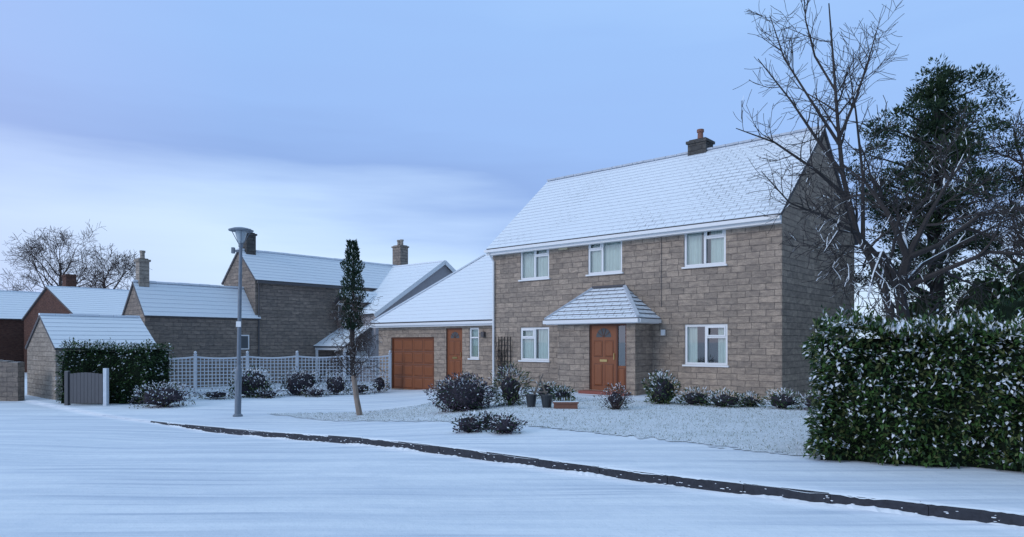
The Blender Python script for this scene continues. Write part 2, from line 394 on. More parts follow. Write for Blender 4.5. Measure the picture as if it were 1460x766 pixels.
pw.face([(-3.85,PY,-0.7),(-3.85,0,-0.7),(-3.85,0,2.2),(-3.85,PY,2.2)],'stone')
pw.face([(-6.68,0,-0.7),(-6.68,PY,-0.7),(-6.68,PY,2.2),(-6.68,0,2.2)],'stone')
pw.build('porch_walls',P)
pr=MB(); ze=2.26; zt=3.28; yo=-1.25
roof_plane(pr,(-7.0,yo,ze),(-3.6,yo,ze),(-6.0,-0.003,zt),(-4.82,-0.003,zt),8,'roofp',0.028,lk_='slate')
roof_plane(pr,(-3.6,yo,ze),(-3.6,-0.003,ze),(-4.82,-0.003,zt),(-4.82,-0.003,zt),8,'roofp',0.028,lk_='slate')
roof_plane(pr,(-7.0,-0.003,ze),(-7.0,yo,ze),(-6.0,-0.003,zt),(-6.0,-0.003,zt),8,'roofp',0.028,lk_='slate')
pr.beam((-3.6,yo,ze+.02),(-4.82,-0.02,zt+.02),0.10,0.06,'lip'); pr.beam((-7.0,yo,ze+.02),(-6.0,-0.02,zt+.02),0.10,0.06,'lip')
pr.beam((-6.0,-0.04,zt+.03),(-4.82,-0.04,zt+.03),0.1,0.06,'slate')
pr.build('porch_roof',P)
pg=MB(); pg.box(-6.98,-3.62,yo+0.03,-0.02,ze-0.16,ze-0.10,'white'); pg.box(-7.02,-3.58,yo-0.07,yo+0.028,ze-0.14,ze-0.03,'white'); pg.box(-3.618,-3.54,yo+0.03,-0.02,ze-0.141,ze-0.03,'white')
pg.build('porch_gutter',P)
def panel(mb,x0,x1,z0,z1,y,k='door',kd='doorD'):
    d=0.022
    mb.box(x0,x1,y-0.004,y,z0,z1,kd)
    mb.face([(x0+.02,y-.0045,z0+.02),(x1-.02,y-.0045,z0+.02),(x1-.05,y-d,z0+.05),(x0+.05,y-d,z0+.05)],k)
    mb.face([(x1-.02,y-.0045,z1-.02),(x0+.02,y-.0045,z1-.02),(x0+.05,y-d,z1-.05),(x1-.05,y-d,z1-.05)],k)
    mb.face([(x0+.02,y-.0045,z1-.02),(x0+.02,y-.0045,z0+.02),(x0+.05,y-d,z0+.05),(x0+.05,y-d,z1-.05)],k)
    mb.face([(x1-.02,y-.0045,z0+.02),(x1-.02,y-.0045,z1-.02),(x1-.05,y-d,z1-.05),(x1-.05,y-d,z0+.05)],k)
    mb.face([(x0+.05,y-d,z0+.05),(x1-.05,y-d,z0+.05),(x1-.05,y-d,z1-.05),(x0+.05,y-d,z1-.05)],k)
def fan(mb,cx,cz,rad,y,k):
    n=12
    for i in range(n):
        a=math.pi*i/n; b=math.pi*(i+1)/n
        mb.face([(cx+0.03*math.cos(b),y,cz+0.03*math.sin(b)),(cx+0.03*math.cos(a),y,cz+0.03*math.sin(a)),(cx+rad*math.cos(a),y,cz+rad*math.sin(a)),(cx+rad*math.cos(b),y,cz+rad*math.sin(b))][::-1],k)
    for i in range(1,5):
        a=math.pi*i/5; mb.beam((cx,y-.006,cz),(cx+rad*math.cos(a),y-.006,cz+rad*math.sin(a)),0.012,0.012,'doorD')
def door(parent,nm,x0,x1,z0,z1,y,side=0.0):
    m=MB(); yf=y
    m.box(x0,x1,yf+0.05,yf+0.12,z1-0.06,z1,'doorD'); m.box(x0,x0+0.06,yf+.05,yf+.12,z0,z1-.06,'doorD'); m.box(x1-.06,x1,yf+.05,yf+.12,z0,z1-.06,'doorD')
    xd=x1-.06-side
    if side:
        m.box(xd-0.03,xd+0.03,yf+.048,yf+.12,z0,z1-.06,'doorD')
        m.box(xd+.03,x1-.06,yf+.07,yf+.11,z0,z0+0.75,'door')
        panel(m,xd+.05,x1-.075,z0+.1,z0+.68,yf+.07)
        m.face([(xd+.03,yf+.09,z0+.75),(x1-.06,yf+.09,z0+.75),(x1-.06,yf+.09,z1-.06),(xd+.03,yf+.09,z1-.06)],'room')
        m.face([(xd+.03,yf+.08,z0+.75),(x1-.06,yf+.08,z0+.75),(x1-.06,yf+.08,z1-.06),(xd+.03,yf+.08,z1-.06)],'glass')
        xd-=.03
    m.box(x0+.06,xd,yf+.06,yf+.11,z0,z1-.06,'door')
    a,b=x0+.06,xd; c=(a+b)/2; hw=(b-a)/2
    fan(m,c,z1-.40,hw*0.62,yf+.055,'room')
    y2=yf+.06
    for sx in (0,1):
        xa,xb=(a+.08,c-.035) if sx==0 else (c+.035,b-.08)
        panel(m,xa,xb,z0+1.0,z1-.50,y2); panel(m,xa,xb,z0+.12,z0+.80,y2)
    m.box(c-.13,c+.13,y2-.02,y2-.001,z0+.86,z0+.93,'brass')
    m.box(b-.07,b-.045,y2-.03,y2-.001,z0+.93,z0+1.12,'brass')
    m.build(nm,parent)
door(P,'front_door',-5.47,-4.15,0.1,2.10,PY,0.30)
st=MB(); st.box(-5.6,-4.0,PY-0.38,PY-0.002,-0.3,0.09,'red'); st.box(-5.75,-3.9,PY-0.70,PY-0.381,-0.3,0.0,'stone2','snowcap'); st.build('doorstep',P)
# garage wing
GW=bpy.data.objects.new('garage_wing',None); scene.collection.objects.link(GW); GW.parent=H
gy=0.8; gl=-W-7.65; GE=2.46
X=lambda wv:-W-wv
gm=MB()
gh=[(X(6.77),X(4.01),-0.46,1.76),(X(3.30),X(2.37),0.03,2.11),(X(1.97),X(1.46),0.92,2.11)]
wall(gm,gl,-W,-0.8,GE,gh,gy,'stone',0.14)
gm.face([(gl,gy+6.7,-0.8),(gl,gy,-0.8),(gl,gy,GE),(gl,gy+6.7,GE)],'stone')
gm.build('garage_walls',GW)
gr=MB(); o=0.25; sl=0.86; hd=3.35; ze=GE-sl*o+0.16; zr=GE+sl*hd+0.12
roof_plane(gr,(gl-o,gy-o,ze),(-W,gy-o,ze),(gl+hd,gy+hd,zr),(-W,gy+hd,zr),19,'roofb')
roof_plane(gr,(gl-o,gy+6.7+o,ze),(gl-o,gy-o,ze),(gl+hd,gy+hd,zr),(gl+hd,gy+hd,zr),19,'roofb')
roof_plane(gr,(-W,gy+6.7+o,ze),(gl-o,gy+6.7+o,ze),(-W,gy+hd,zr),(gl+hd,gy+hd,zr),19,'roofb')
gr.beam((gl-o,gy-o,ze+.03),(gl+hd,gy+hd,zr+.04),0.14,0.06,'snowcap')
gr.build('garage_roof',GW)
gg=MB(); gg.box(gl-o,-W,gy-o-.10,gy-o-.003,ze-.15,ze-.055,'white','snowcap'); gg.box(gl-o,-W-.002,gy-o,gy-o+.03,ze-.22,ze-.06,'white'); gg.box(gl-o,-W-.004,gy-o+.032,gy-.003,ze-.22,ze-.2,'white')
gg.tube([Vector((X(0.55),gy-.06,ze-.2)),Vector((X(0.55),gy-.06,-.2))],[.035]*2,'white',8)
gg.build('garage_gutter',GW)
gd=MB(); a,b,c,d=gh[0]
gd.box(a,a+.07,gy+.05,gy+.13,c,d,'doorD'); gd.box(b-.07,b,gy+.05,gy+.13,c,d,'doorD'); gd.box(a+.07,b-.07,gy+.05,gy+.13,d-.07,d,'doorD')
gd.box(a+.07,b-.07,gy+.08,gy+.12,c,d-.07,'door')
nc,nr=4,4
for i in range(nc):
    for j in range(nr):
        cw=(b-a-.14)/nc; ch=(d-.07-c)/nr
        panel(gd,a+.07+i*cw+.045,a+.07+(i+1)*cw-.045,c+j*ch+.045,c+(j+1)*ch-.045,gy+.08)
for j in range(1,nr): gd.box(a+.07,b-.07,gy+.076,gy+.08,c+j*(d-.07-c)/nr-.006,c+j*(d-.07-c)/nr+.006,'slate')
gd.build('garage_door',GW)
door(GW,'side_door',*gh[1],gy); window(GW,'slit_window',*gh[2],gy,simplew=True)
sg=MB(); sg.box(X(3.45),X(2.2),gy-.45,gy-.002,-.6,.02,'stone2','snowcap'); sg.box(X(1.25),X(1.1),gy-.12,gy,1.75,1.95,'slate'); sg.build('side_step',GW)
# ------------------------------------------------------------------ BACKGROUND HOUSES
B=empty('old_stone_house',(-12.4,33.2,0),HA)
gable_house(B,'main',-3.2,0,0,11.0,-1,4.62,6.1,'Y','stone2','roofb',0.15,0.06,10)
chimney(B,'left_chimney',-1.6,0.5,5.6,7.05,0.55,0.5,'stoneD',1,'stone2',0.2)
chimney(B,'right_chimney',-1.6,10.3,5.6,7.45,0.75,0.6,'stone2',2,'stoneL',0.35)
gable_house(B,'cross_wing',-1.6,2.91,4.94,14.3,-1,3.0,6.0,'X','render','roofb',0.12,0.16,14)
bb=MB()
bb.beam((3.10,4.75,2.90),(3.10,9.62,6.03),0.04,0.22,'white'); bb.beam((3.10,14.45,2.90),(3.10,9.62,6.03),0.04,0.22,'white')
bb.tube([Vector((0.06,0.15,4.5)),Vector((0.06,0.15,-.5))],[.04]*2,'slate',6)
bb.box(0.15,0.24,0,4.8,4.40,4.52,'slate')
bb.build('bargeboards',B)
dm=MB()
dm.box(0.2,1.3,4.55,5.9,2.4,3.75,'stone2'); dm.box(0.35,1.15,4.50,4.548,2.75,3.6,'white'); dm.box(0.42,0.72,4.47,4.499,2.82,3.52,'room'); dm.box(0.78,1.08,4.47,4.499,2.82,3.52,'room')
roof_plane(dm,(0.05,4.4,3.65),(0.05,6.6,3.65),(0.75,4.4,4.3),(0.75,6.6,4.3),4,'roofb'); roof_plane(dm,(1.45,4.4,3.65),(1.45,6.6,3.65),(0.75,4.4,4.3),(0.75,6.6,4.3),4,'roofb')
roof_plane(dm,(-0.1,3.2,1.35),(2.7,3.2,1.35),(-0.1,4.93,2.4),(2.7,4.93,2.4),6,'roofb')
dm.box(0.0,2.6,3.3,3.4,1.15,1.28,'white'); dm.box(0.05,0.15,3.3,3.4,-1,1.15,'white'); dm.box(2.45,2.55,3.3,3.4,-1,1.15,'white'); dm.box(0.3,1.2,4.86,4.935,-.4,1.1,'room')
dm.box(1.35,2.3,4.87,4.935,0.3,1.1,'white')
dm.build('dormer_and_porch',B)
A=empty('stone_cottage',(-15.7,29.4,0),HA)
gable_house(A,'main',-2.4,0,0,5.2,-1,2.75,4.15,'Y','stone2','roofb',0.12,0.06,8)
chimney(A,'chimney',-1.2,0.35,3.8,5.25,0.42,0.42,'stoneL',1,'stoneL',0.35)
aw=MB(); aw.box(0.0,0.03,4.2,4.7,1.2,1.9,'white'); aw.box(0.031,0.04,4.26,4.64,1.26,1.84,'room'); aw.build('small_window',A)
C=empty('brick_house',(-25.4,40,0),HA)
gable_house(C,'main',-10.5,0,0,9,-1,3.1,5.0,'Y','brick','roofb',0.2,0.1,14)
chimney(C,'chimney',-6.3,1.5,4.4,6.0,0.8,0.6,'brick',0)
C2=empty('cottage',(-36,46,0),HA)
gable_house(C2,'main',-7,0,-3,9,-1,3.2,5.2,'Y','brick','roofb',0.2,0.1,12)
Dd=empty('stone_outbuilding',(-16.2,24.4,0),HA)
gable_house(Dd,'main',-3.5,0,0,3.4,-0.9,1.33,2.5,'Y','stoneL','roofb',0.10,0.05,8)
wl=MB()
for i in range(10): wl.box(-4+.4*i,-4+.4*i+.395,-0.15,0.15,-0.6,0.85+.04*(i%3),'stone2','snowcap')
o_=wl.build('stone_boundary_wall'); o_.location=(-21.3,24.6,0); o_.rotation_euler=(0,0,math.radians(175))
# ------------------------------------------------------------------ GROUND
def axis(lo,hi,step,far,k=1.35):
    a=[]; v=lo
    while v<=hi+1e-6: a.append(v); v+=step
    d=step; v=a[-1]
    while v<far: d*=k; v+=d; a.append(v)
    d=step; v=a[0]; pre=[]
    while v>-far: d*=k; v-=d; pre.append(v)
    return pre[::-1]+a
def kh(x):
    return 0.02+0.085*ss((x+9.3)/3.0)
xs=axis(-30,16,0.4,2500)
bs=axis(0.4,40,0.4,3500); bs=[b for b in bs if b>0]
bneg=[-b for b in axis(0.4,12,0.4,2500) if b>0][::-1]
rows=[(b,0) for b in bneg]+[(0,0),(0.001,1)]+[(b,1) for b in bs]
v=[];f=[]
for b,up in rows:
    for x in xs:
        y=K(x)+b
        z=T(x,y)-(0 if up else kh(x))
        z+=0.012*math.sin(x*1.3+y*0.7)*math.sin(y*1.1-x*.5)*(1 if abs(b)>0.5 else 0)
        v.append((x,y,z))
n=len(xs)
for i in range(len(rows)-1):
    for j in range(n-1): f.append((i*n+j,i*n+j+1,(i+1)*n+j+1,(i+1)*n+j))
me=bpy.data.meshes.new('ground'); me.from_pydata(v,[],f); me.materials.append(M['snow']); me.update()
me.polygons.foreach_set('use_smooth',[True]*len(f))
go=bpy.data.objects.new('snowy_ground',me); scene.collection.objects.link(go)
kb=MB(); x=-9.0
while x<14:
    L=0.72; x1=x+L*0.99
    def kp(xx,off,z): return (xx,K(xx)+off,T(xx,K(xx))+z)
    h0=-kh(x)-0.05; h1=-kh(x1)-.05; j=R.uniform(-.005,.005)
    a=[kp(x,-.03,h0),kp(x1,-.03,h1),kp(x1,-.03,-.012+j),kp(x,-.03,-.012+j)]
    tt=[kp(x,-.01,.008+j),kp(x1,-.01,.008+j)]; md=[kp(x,.005,.010+j),kp(x1,.005,.010+j)]; bk=[kp(x,.12,.012+j),kp(x1,.12,.012+j)]
    kb.face(a,'kerb'); kb.face([a[3],a[2],tt[1],tt[0]],'kerb'); kb.face([tt[0],tt[1],md[1],md[0]],'kerb'); kb.face([md[0],md[1],bk[1],bk[0]],'snowcap')
    kb.face([a[1],kp(x1,.1,h1),bk[1],tt[1],a[2]],'kerb'); kb.face([a[0],a[3],tt[0],bk[0],kp(x,.1,h0)],'kerb')
    x+=L
x=-9.0; d0=.01; e0=.0
while x<12:
    x1=x+.035; d1=max(.0,.012+.014*math.sin(x1*2.3)+.010*math.sin(x1*7.1+1)+R.uniform(-.008,.008)); e1=max(.0,.004+.009*math.sin(x1*3.7+2)+.006*math.sin(x1*13)+R.uniform(-.005,.006))
    kb.face([kp(x,-.034,-kh(x)-.02),kp(x1,-.034,-kh(x1)-.02),kp(x1,-.034,-kh(x1)+d1),kp(x,-.034,-kh(x)+d0)],'snowcap')
    kb.face([kp(x,-.034,-kh(x)+d0),kp(x1,-.034,-kh(x1)+d1),kp(x1,-.034-d1*2-.02,-kh(x1)-.01),kp(x,-.034-d0*2-.02,-kh(x)-.01)],'snowcap')
    kb.face([kp(x,-.0125-e0,.009-e0*.9),kp(x1,-.0125-e1,.009-e1*.9),kp(x1,.03,.018),kp(x,.03,.018)],'snowcap')
    d0,e0=d1,e1; x=x1
for i in range(260):
    x=R.uniform(-8.8,9); r_=R.uniform(.003,.010); y=K(x)-.034; z=T(x,y)-R.uniform(0.1,1)*kh(x)
    e=R.uniform(1.0,2.5)
    kb.face([(x+r_*e*math.cos(t),y-.63*r_*e*math.cos(t)-.003,z+r_*.6*math.sin(t)*R.uniform(.6,1.2)) for t in [k*math.pi/3.5 for k in range(7)]],'snowcap')
kb.build('kerb')
poly=[(3.9,9.4),(-1.5,14.3),(-7.0,19.6),(-2.8,20.4),(-2.0,22.3),(5.95,16.0),(8.2,14),(6,9.3)]
def inpoly(x,y,P=poly):
    c=False;n=len(P);j=n-1
    for i in range(n):
        if (P[i][1]>y)!=(P[j][1]>y) and x<(P[j][0]-P[i][0])*(y-P[i][1])/(P[j][1]-P[i][1])+P[i][0]: c=not c
        j=i
    return c
def gz(x,y):
    b=y-K(x); z=T(x,y)
    return z+0.012*math.sin(x*1.3+y*0.7)*math.sin(y*1.1-x*.5)*(1 if abs(b)>0.5 else 0)
lw=MB(); st_=0.1
x=-8
while x<9:
    y=8
    while y<24:
        if inpoly(x+st_/2+R.uniform(-.12,.12),y+st_/2+R.uniform(-.12,.12)):
            lw.v.extend([(x,y,gz(x,y)+.010),(x+st_,y,gz(x+st_,y)+.010),(x+st_,y+st_,gz(x+st_,y+st_)+.010),(x,y+st_,gz(x,y+st_)+.010)]); i=len(lw.v)
            lw.f.append((i-4,i-3,i-2,i-1)); lw.m.append(lw.mi('lawn'))
        y+=st_
    x+=st_
gi=lw.mi('leafC'); gj=lw.mi('snowcap')
cnt=0
while cnt<18000:
    x=R.uniform(-8,8.5); y=R.uniform(9,22.5)
    if not inpoly(x,y): continue
    cnt+=1
    z=gz(x,y)+.008; a=R.uniform(0,6.28); h=R.uniform(.012,.04); w_=.005; dx,dy=math.cos(a)*w_,math.sin(a)*w_
    lx,ly=R.gauss(0,.02),R.gauss(0,.02)
    i=len(lw.v); lw.v.extend([(x-dx,y-dy,z),(x+dx,y+dy,z),(x+lx,y+ly,z+h)]); lw.f.append((i,i+1,i+2)); lw.m.append(gi if R.random()<.55 else gj)
lw.build('lawn',uv=False)
# ------------------------------------------------------------------ leaves
def leaf(mb,c,d,L,Wd,mi,up=None):
    d=d.normalized(); up=up or Vector((R.gauss(0,1),R.gauss(0,1),R.gauss(0,1)+.8))
    s_=d.cross(up)
    if s_.length<1e-3: s_=Vector((1,0,0))
    s_.normalize(); n=s_.cross(d)
    i=len(mb.v); m=c+d*L*.5
    mb.v.extend([tuple(c),tuple(m+s_*Wd*.5+n*Wd*.18),tuple(c+d*L),tuple(m-s_*Wd*.5+n*Wd*.18)]); mb.f.append((i,i+1,i+2,i+3)); mb.m.append(mi)
def rv():
    while True:
        q=Vector((R.uniform(-1,1),R.uniform(-1,1),R.uniform(-1,1)))
        if 0.05<q.length<1: return q.normalized()
def shrub(name,x,y,rx,h,ks=('leafA','leafB'),snow=0.3,n=900,L=.07,Wd=.03,core=.6,zb=None,ry=None,twig=None,build=True,mb=None,cm='coreR',lump=1.0):
    z0=gz(x,y) if zb is None else zb
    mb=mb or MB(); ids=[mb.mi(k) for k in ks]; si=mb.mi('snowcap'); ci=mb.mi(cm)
    ry=ry or rx
    ph=[R.uniform(0,6.28) for _ in range(6)]
    def rad(d):
        a=math.atan2(d.y,d.x)
        return 1+lump*(.15*math.sin(3*a+ph[0])*(1-abs(d.z)*.5)+.10*math.sin(5*a+ph[1]+d.z*4)+.12*math.sin(6*d.z+ph[2]+2*a))
    c0=Vector((x,y,z0+h*.42))
    if core:
        ns,nr_=14,10; base=len(mb.v)
        for i in range(nr_+1):
            t=math.pi*i/nr_
            for j in range(ns):
                a=2*math.pi*j/ns; d=Vector((math.sin(t)*math.cos(a),math.sin(t)*math.sin(a),math.cos(t)))
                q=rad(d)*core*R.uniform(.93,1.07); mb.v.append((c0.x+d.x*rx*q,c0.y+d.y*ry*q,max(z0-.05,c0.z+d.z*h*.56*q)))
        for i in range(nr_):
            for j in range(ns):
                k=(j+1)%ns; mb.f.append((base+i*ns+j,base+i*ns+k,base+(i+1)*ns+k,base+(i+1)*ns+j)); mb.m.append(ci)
    for i in range(n):
        d=rv(); q=rad(d)*(R.random()**.6*.36+.64)
        p=Vector((c0.x+d.x*rx*q,c0.y+d.y*ry*q,c0.z+d.z*h*.58*q))
        if p.z<z0+.01: continue
        dd=d*.9+rv()*.8+Vector((0,0,.15))
        sn=snow*(1.7 if d.z>.35 else (.8 if d.z>-.1 else .15)); s_=R.random()<sn; kk=.85 if s_ else 1
        leaf(mb,p,dd,L*kk*R.uniform(.6,1.3),Wd*kk*R.uniform(.7,1.3),si if s_ else R.choice(ids))
    if twig:
        for i in range(twig):
            d=rv(); d.z=abs(d.z)+.4; d.normalize(); p0=Vector((x+d.x*.08,y+d.y*.08,z0)); p1=p0+Vector((d.x*rx*1.05,d.y*ry*1.05,d.z*h*1.05))
            pm=(p0+p1)/2+rv()*.05
            mb.tube([p0,pm,p1],[.008,.006,.003],'barkb',3,'snowcap',.3)
    if build: return mb.build(name,uv=False)
def hedge(name,p0,p1,depth,h,ks,snow,dens,L,Wd,top_snow=.6,droop=-.35,bumpy=.12,both=False):
    p0=Vector((p0[0],p0[1],0)); p1=Vector((p1[0],p1[1],0)); d=(p1-p0); LN=d.length; d.normalize(); nrm=Vector((d.y,-d.x,0))
    if nrm.y>0: nrm=-nrm
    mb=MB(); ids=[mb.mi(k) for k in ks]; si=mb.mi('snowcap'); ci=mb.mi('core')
    def W_(u,w_,z):
        q=p0+d*u-nrm*w_; return Vector((q.x,q.y,gz(q.x,q.y)+z))
    def bm(u,z): return bumpy*(math.sin(u*2.1+z*1.3)*.5+math.sin(u*5.3+1+z*3.1)*.35+math.sin(u*9.7-z*6)*.3)
    def tb(u): return .05*math.sin(u*1.7+.5)+.035*math.sin(u*4.3)+.025*math.sin(u*11)+.014*u
    ii=.12
    nu=max(8,int(LN/.2)); nz=9
    for side in range(4):
        for i in range(nu):
            for j in range(nz):
                def pt(a,b):
                    z=b*(h-.2)
                    if side==0: u=ii+a*(LN-2*ii); return W_(u,ii+.05-bm(u,z)+ (0.16*max(0,(b-.8)/.2)),z)
                    if side==1: return W_(ii+.05+(0.14*max(0,(b-.8)/.2)),ii+a*(depth-2*ii),z)
                    if side==2: return W_(LN-ii-.05,ii+a*(depth-2*ii),z)
                    u=ii+a*(LN-2*ii); return W_(u,ii+b*(depth-2*ii),h-.2+tb(u))
                q=[pt(i/nu,j/nz),pt((i+1)/nu,j/nz),pt((i+1)/nu,(j+1)/nz),pt(i/nu,(j+1)/nz)]
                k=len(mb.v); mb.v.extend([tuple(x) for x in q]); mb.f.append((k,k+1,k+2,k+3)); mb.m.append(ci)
    def put(n,fn,outv,isTop):
        for _ in range(n):
            p,zz=fn(); o=(outv+rv()*.75+Vector((0,0,.6 if isTop else droop*R.random())))
            cl_=max(0,.5+.6*math.sin(p.x*5+p.z*7+p.y*3)*math.sin(p.z*9-p.x*4)+.3*math.sin(p.x*13+p.z*11))
            sp=top_snow*(.4+.9*cl_) if isTop else snow*(.25+1.3*cl_)*(.45+.7*zz/h)
            dp=R.random()**1.3*.17
            pr=p-outv*dp; s_=R.random()<sp*(1 if dp<.08 else .4)
            leaf(mb,pr,o,L*R.uniform(.6,1.25)*(.85 if s_ else 1),Wd*R.uniform(.7,1.25),si if s_ else R.choice(ids),Vector((R.gauss(0,.6),R.gauss(0,.6),1.0)))
    def rr_(z): return max(0,(z-h+.28)/.28)
    def ff():
        u=R.uniform(0,LN); z=R.uniform(0.03,1)*h; e=rr_(z); return W_(u,.06-bm(u,z)+.22*e*e,z+tb(u)*z/h),z
    def fe():
        z=R.uniform(0.03,1)*h; e=rr_(z); return W_(.06+.2*e*e-bm(z*2,z)*.8,R.uniform(0,depth),z+tb(0)*z/h),z
    def fe2():
        z=R.uniform(0.03,1)*h; e=rr_(z); return W_(LN-.06-.2*e*e+bm(z*2,z)*.8,R.uniform(0,depth),z+tb(LN)*z/h),z
    def ft():
        u=R.uniform(0.05,LN); return W_(u,R.uniform(0.1,depth),h-.07+tb(u)+abs(R.gauss(0,.035))),h
    put(int(dens*LN*h),ff,nrm,False); put(int(dens*depth*h),fe,-d,False); put(int(dens*LN*min(depth,.8)*.8),ft,Vector((0,0,1)),True)
    if both: put(int(dens*depth*h),fe2,d,False)
    for _ in range(int(LN*16)):
        u=R.uniform(0,LN); b=W_(u,R.uniform(.05,.5),h-.1+tb(u)); t=b+Vector((R.uniform(-.06,.06),R.uniform(-.06,.06),R.uniform(.1,.26)))
        for k in range(7): leaf(mb,b.lerp(t,k/6),Vector((R.uniform(-1,1),R.uniform(-1,1),.8)),L*.8,Wd*.8,si if R.random()<.25 else R.choice(ids))
    return mb.build(name,uv=False)
hedge('laurel_hedge',(3.95,9.1),(8.2,6.88),1.7,1.80,('leafA','leafA','leafB','leafC'),.26,1650,.10,.037,.36,bumpy=.16)
hedge('dark_hedge',(-15.2,22.9),(-12.0,22.6),1.6,1.95,('leafB','leafA'),.13,420,.10,.048,.40,both=True)
shrub('garden_shrub',-1.2,16.9,.76,.88,('leafR','leafR','leafB'),.15,2600,.085,.030,core=.74,twig=20,lump=.6)
shrub('spiky_shrub',-.05,17.2,.46,.98,('leafC','leafA','leafR'),.22,1200,.17,.020,core=.5,twig=24)
sm=MB()
for q in [(-.75,12.0,.26,.32),(-.12,11.8,.30,.29),(-.45,12.4,.22,.28)]: shrub('',*q,('leafB','leafR'),.24,420,.07,.025,core=.65,build=False,mb=sm,twig=8)
sm.build('lawn_shrub',uv=False)
shrub('twiggy_shrub',2.4,15.9,.38,.58,('leafR','leafB'),.30,480,.06,.022,core=.4,twig=70)
shrub('evergreen_shrub',3.75,17.2,.42,.80,('leafA','leafC','leafB'),.24,1100,.085,.035,core=.66,twig=6)
lowb=MB()
for (x,y,r_,h) in [(4.5,16.9,.45,.40),(5.1,16.5,.5,.36),(6.3,16.0,.40,.42),(6.9,15.6,.4,.40),(1.3,17.9,.3,.38),(5.7,16.5,.3,.30),(.95,18.8,.35,.45)]:
    shrub('',x,y,r_,h,R.choice([('leafC','leafB'),('leafC','leafR'),('leafA','leafB')]),.26,480,.11,.024,core=.6,build=False,mb=lowb,twig=6)
lowb.build('border_plants',uv=False)
shrub('snowy_bush',-11.1,21.9,.85,.78,('leafR','leafC','leafR'),.38,1100,.085,.035,core=.6,twig=30)
shrub('snowy_bush',-9.8,26.0,.76,1.1,('leafB','leafA'),.50,1300,.10,.05,core=.7)
shrub('snowy_bush',-8.2,26.6,.78,1.0,('leafB','leafR'),.33,1000,.09,.038,core=.66,twig=20)
shrub('snowy_bush',-6.9,27.0,.55,.9,('leafC','leafR'),.42,700,.09,.035,core=.6,twig=10)
fr_=MB()
for (x,y,r_,h) in [(-12.0,24.5,.75,.42),(-10.7,24.9,.7,.36),(-9.0,25.4,.6,.34),(-7.4,25.9,.6,.36),(-6.0,27.2,.6,.5),(-5.4,28.0,.42,.85)]:
    shrub('',x,y,r_,h,('leafR','leafC'),.48,400,.09,.035,core=.5,build=False,mb=fr_,twig=10)
fr_.build('drive_border_plants',uv=False)
# ------------------------------------------------------------------ trees
def grow(mb,p,d,L,r,lev,cfg):
    n=cfg['seg'][lev]; path=[p.copy()]; rad=[r]; cur=p.copy(); dd=d.normalized()
    for i in range(n):
        dd=(dd+rv()*cfg['wander'][lev]+Vector((0,0,cfg['up'][lev]))).normalized()
        cur=cur+dd*(L/n); path.append(cur.copy()); rad.append(max(cfg['rmin'],r*(1-.75*(i+1)/n)))
    limb(mb,path,rad,lev,cfg)
def limb(mb,path,rad,lev,cfg):
    mb.tube(path,rad,cfg['bark'],6 if rad[0]>.04 else (4 if rad[0]>.012 else 3),cfg.get('snow'),cfg.get('sp',.8))
    if lev+1>=len(cfg['len']): return
    nch=cfg['ch'][lev]
    for c in range(nch):
        t=R.uniform(cfg.get('t0',[.25]*9)[lev],1.0); k=t*(len(path)-1); i=min(int(k),len(path)-2); q=path[i].lerp(path[i+1],k-i)
        dr=(path[i+1]-path[i]).normalized(); side=rv(); side=(side-dr*side.dot(dr))
        if side.length<.1: continue
        side.normalize(); a=R.uniform(.5,1.15)
        nd_=dr*math.cos(a)+side*math.sin(a)
        rr=rad[i]+(rad[i+1]-rad[i])*(k-i)
        grow(mb,q,nd_,cfg['len'][lev+1]*R.uniform(.55,1.2)*(1.15-.5*t),min(rr*.7,cfg['r'][lev+1]),lev+1,cfg)
def V(*a): return Vector(a)
def mk(path,r0,r1):
    n=len(path); return [r0+(r1-r0)*(i/(n-1))**.8 for i in range(n)]
tt=MB(); cfg=dict(len=[5,1.9,.95,.5],ch=[9,7,5,0],seg=[6,6,5,3],wander=[.1,.16,.2,.25],up=[.1,.10,.06,.03],r=[.1,.035,.015,.007],rmin=.005,bark='bark',snow='snowcap',sp=.25)
main=[V(7.79,14,-.1),V(7.75,14,1.2),V(7.7,14,2.2),V(7.5,14.05,2.9),V(7.07,14.1,3.8),V(6.78,14.1,5.0),V(6.68,14.1,6.1),V(6.6,14.1,7.2),V(6.5,14.1,8.5)]
limb(tt,main,mk(main,.12,.012),0,dict(cfg,t0=[.5,.2,.2,.2]))
for path,r0 in [([V(6.78,14.1,5.0),V(6.2,14,5.7),V(5.6,13.8,6.4),V(4.9,13.7,7.2)],.045),([V(6.72,14.1,5.6),V(6.2,14.2,6.5),V(5.7,14.4,7.5),V(5.4,14.4,8.4)],.04),
    ([V(6.9,14.1,4.5),V(6.1,13.8,5.0),V(5.2,13.6,5.5),V(4.4,13.5,5.75)],.045),([V(6.7,14.1,5.7),V(7.0,14,6.5),V(7.3,14.1,7.3),V(7.5,14.1,8.0)],.04),
    ([V(7.07,14.1,3.8),V(6.2,13.8,4.1),V(5.5,13.6,4.3),V(4.9,13.5,4.9)],.04),([V(7.2,14.1,3.6),V(7.3,14.3,5),V(7.2,14.4,6.4),V(7.1,14.5,7.4)],.045),
    ([V(6.64,14.1,6.7),V(6.3,14.3,7.5),V(6.15,14.4,8.3),V(6.1,14.4,9.1)],.03)]:
    limb(tt,path,mk(path,r0,.008),1,dict(cfg,ch=[9,11,5,0]))
tt.build('bare_tree',uv=False)
ap=MB(); cfg2=dict(len=[3,1.5,.9,.5],ch=[5,8,6,0],seg=[6,6,5,3],wander=[.15,.28,.3,.3],up=[.0,.02,-.03,-.04],r=[.1,.04,.02,.009],rmin=.006,bark='bark',snow='snowcap',sp=.7)
tr=[V(7.0,12.6,-.1),V(7.05,12.6,1.0),V(7.2,12.6,1.9),V(7.1,12.6,2.5),V(7.25,12.6,3.1)]
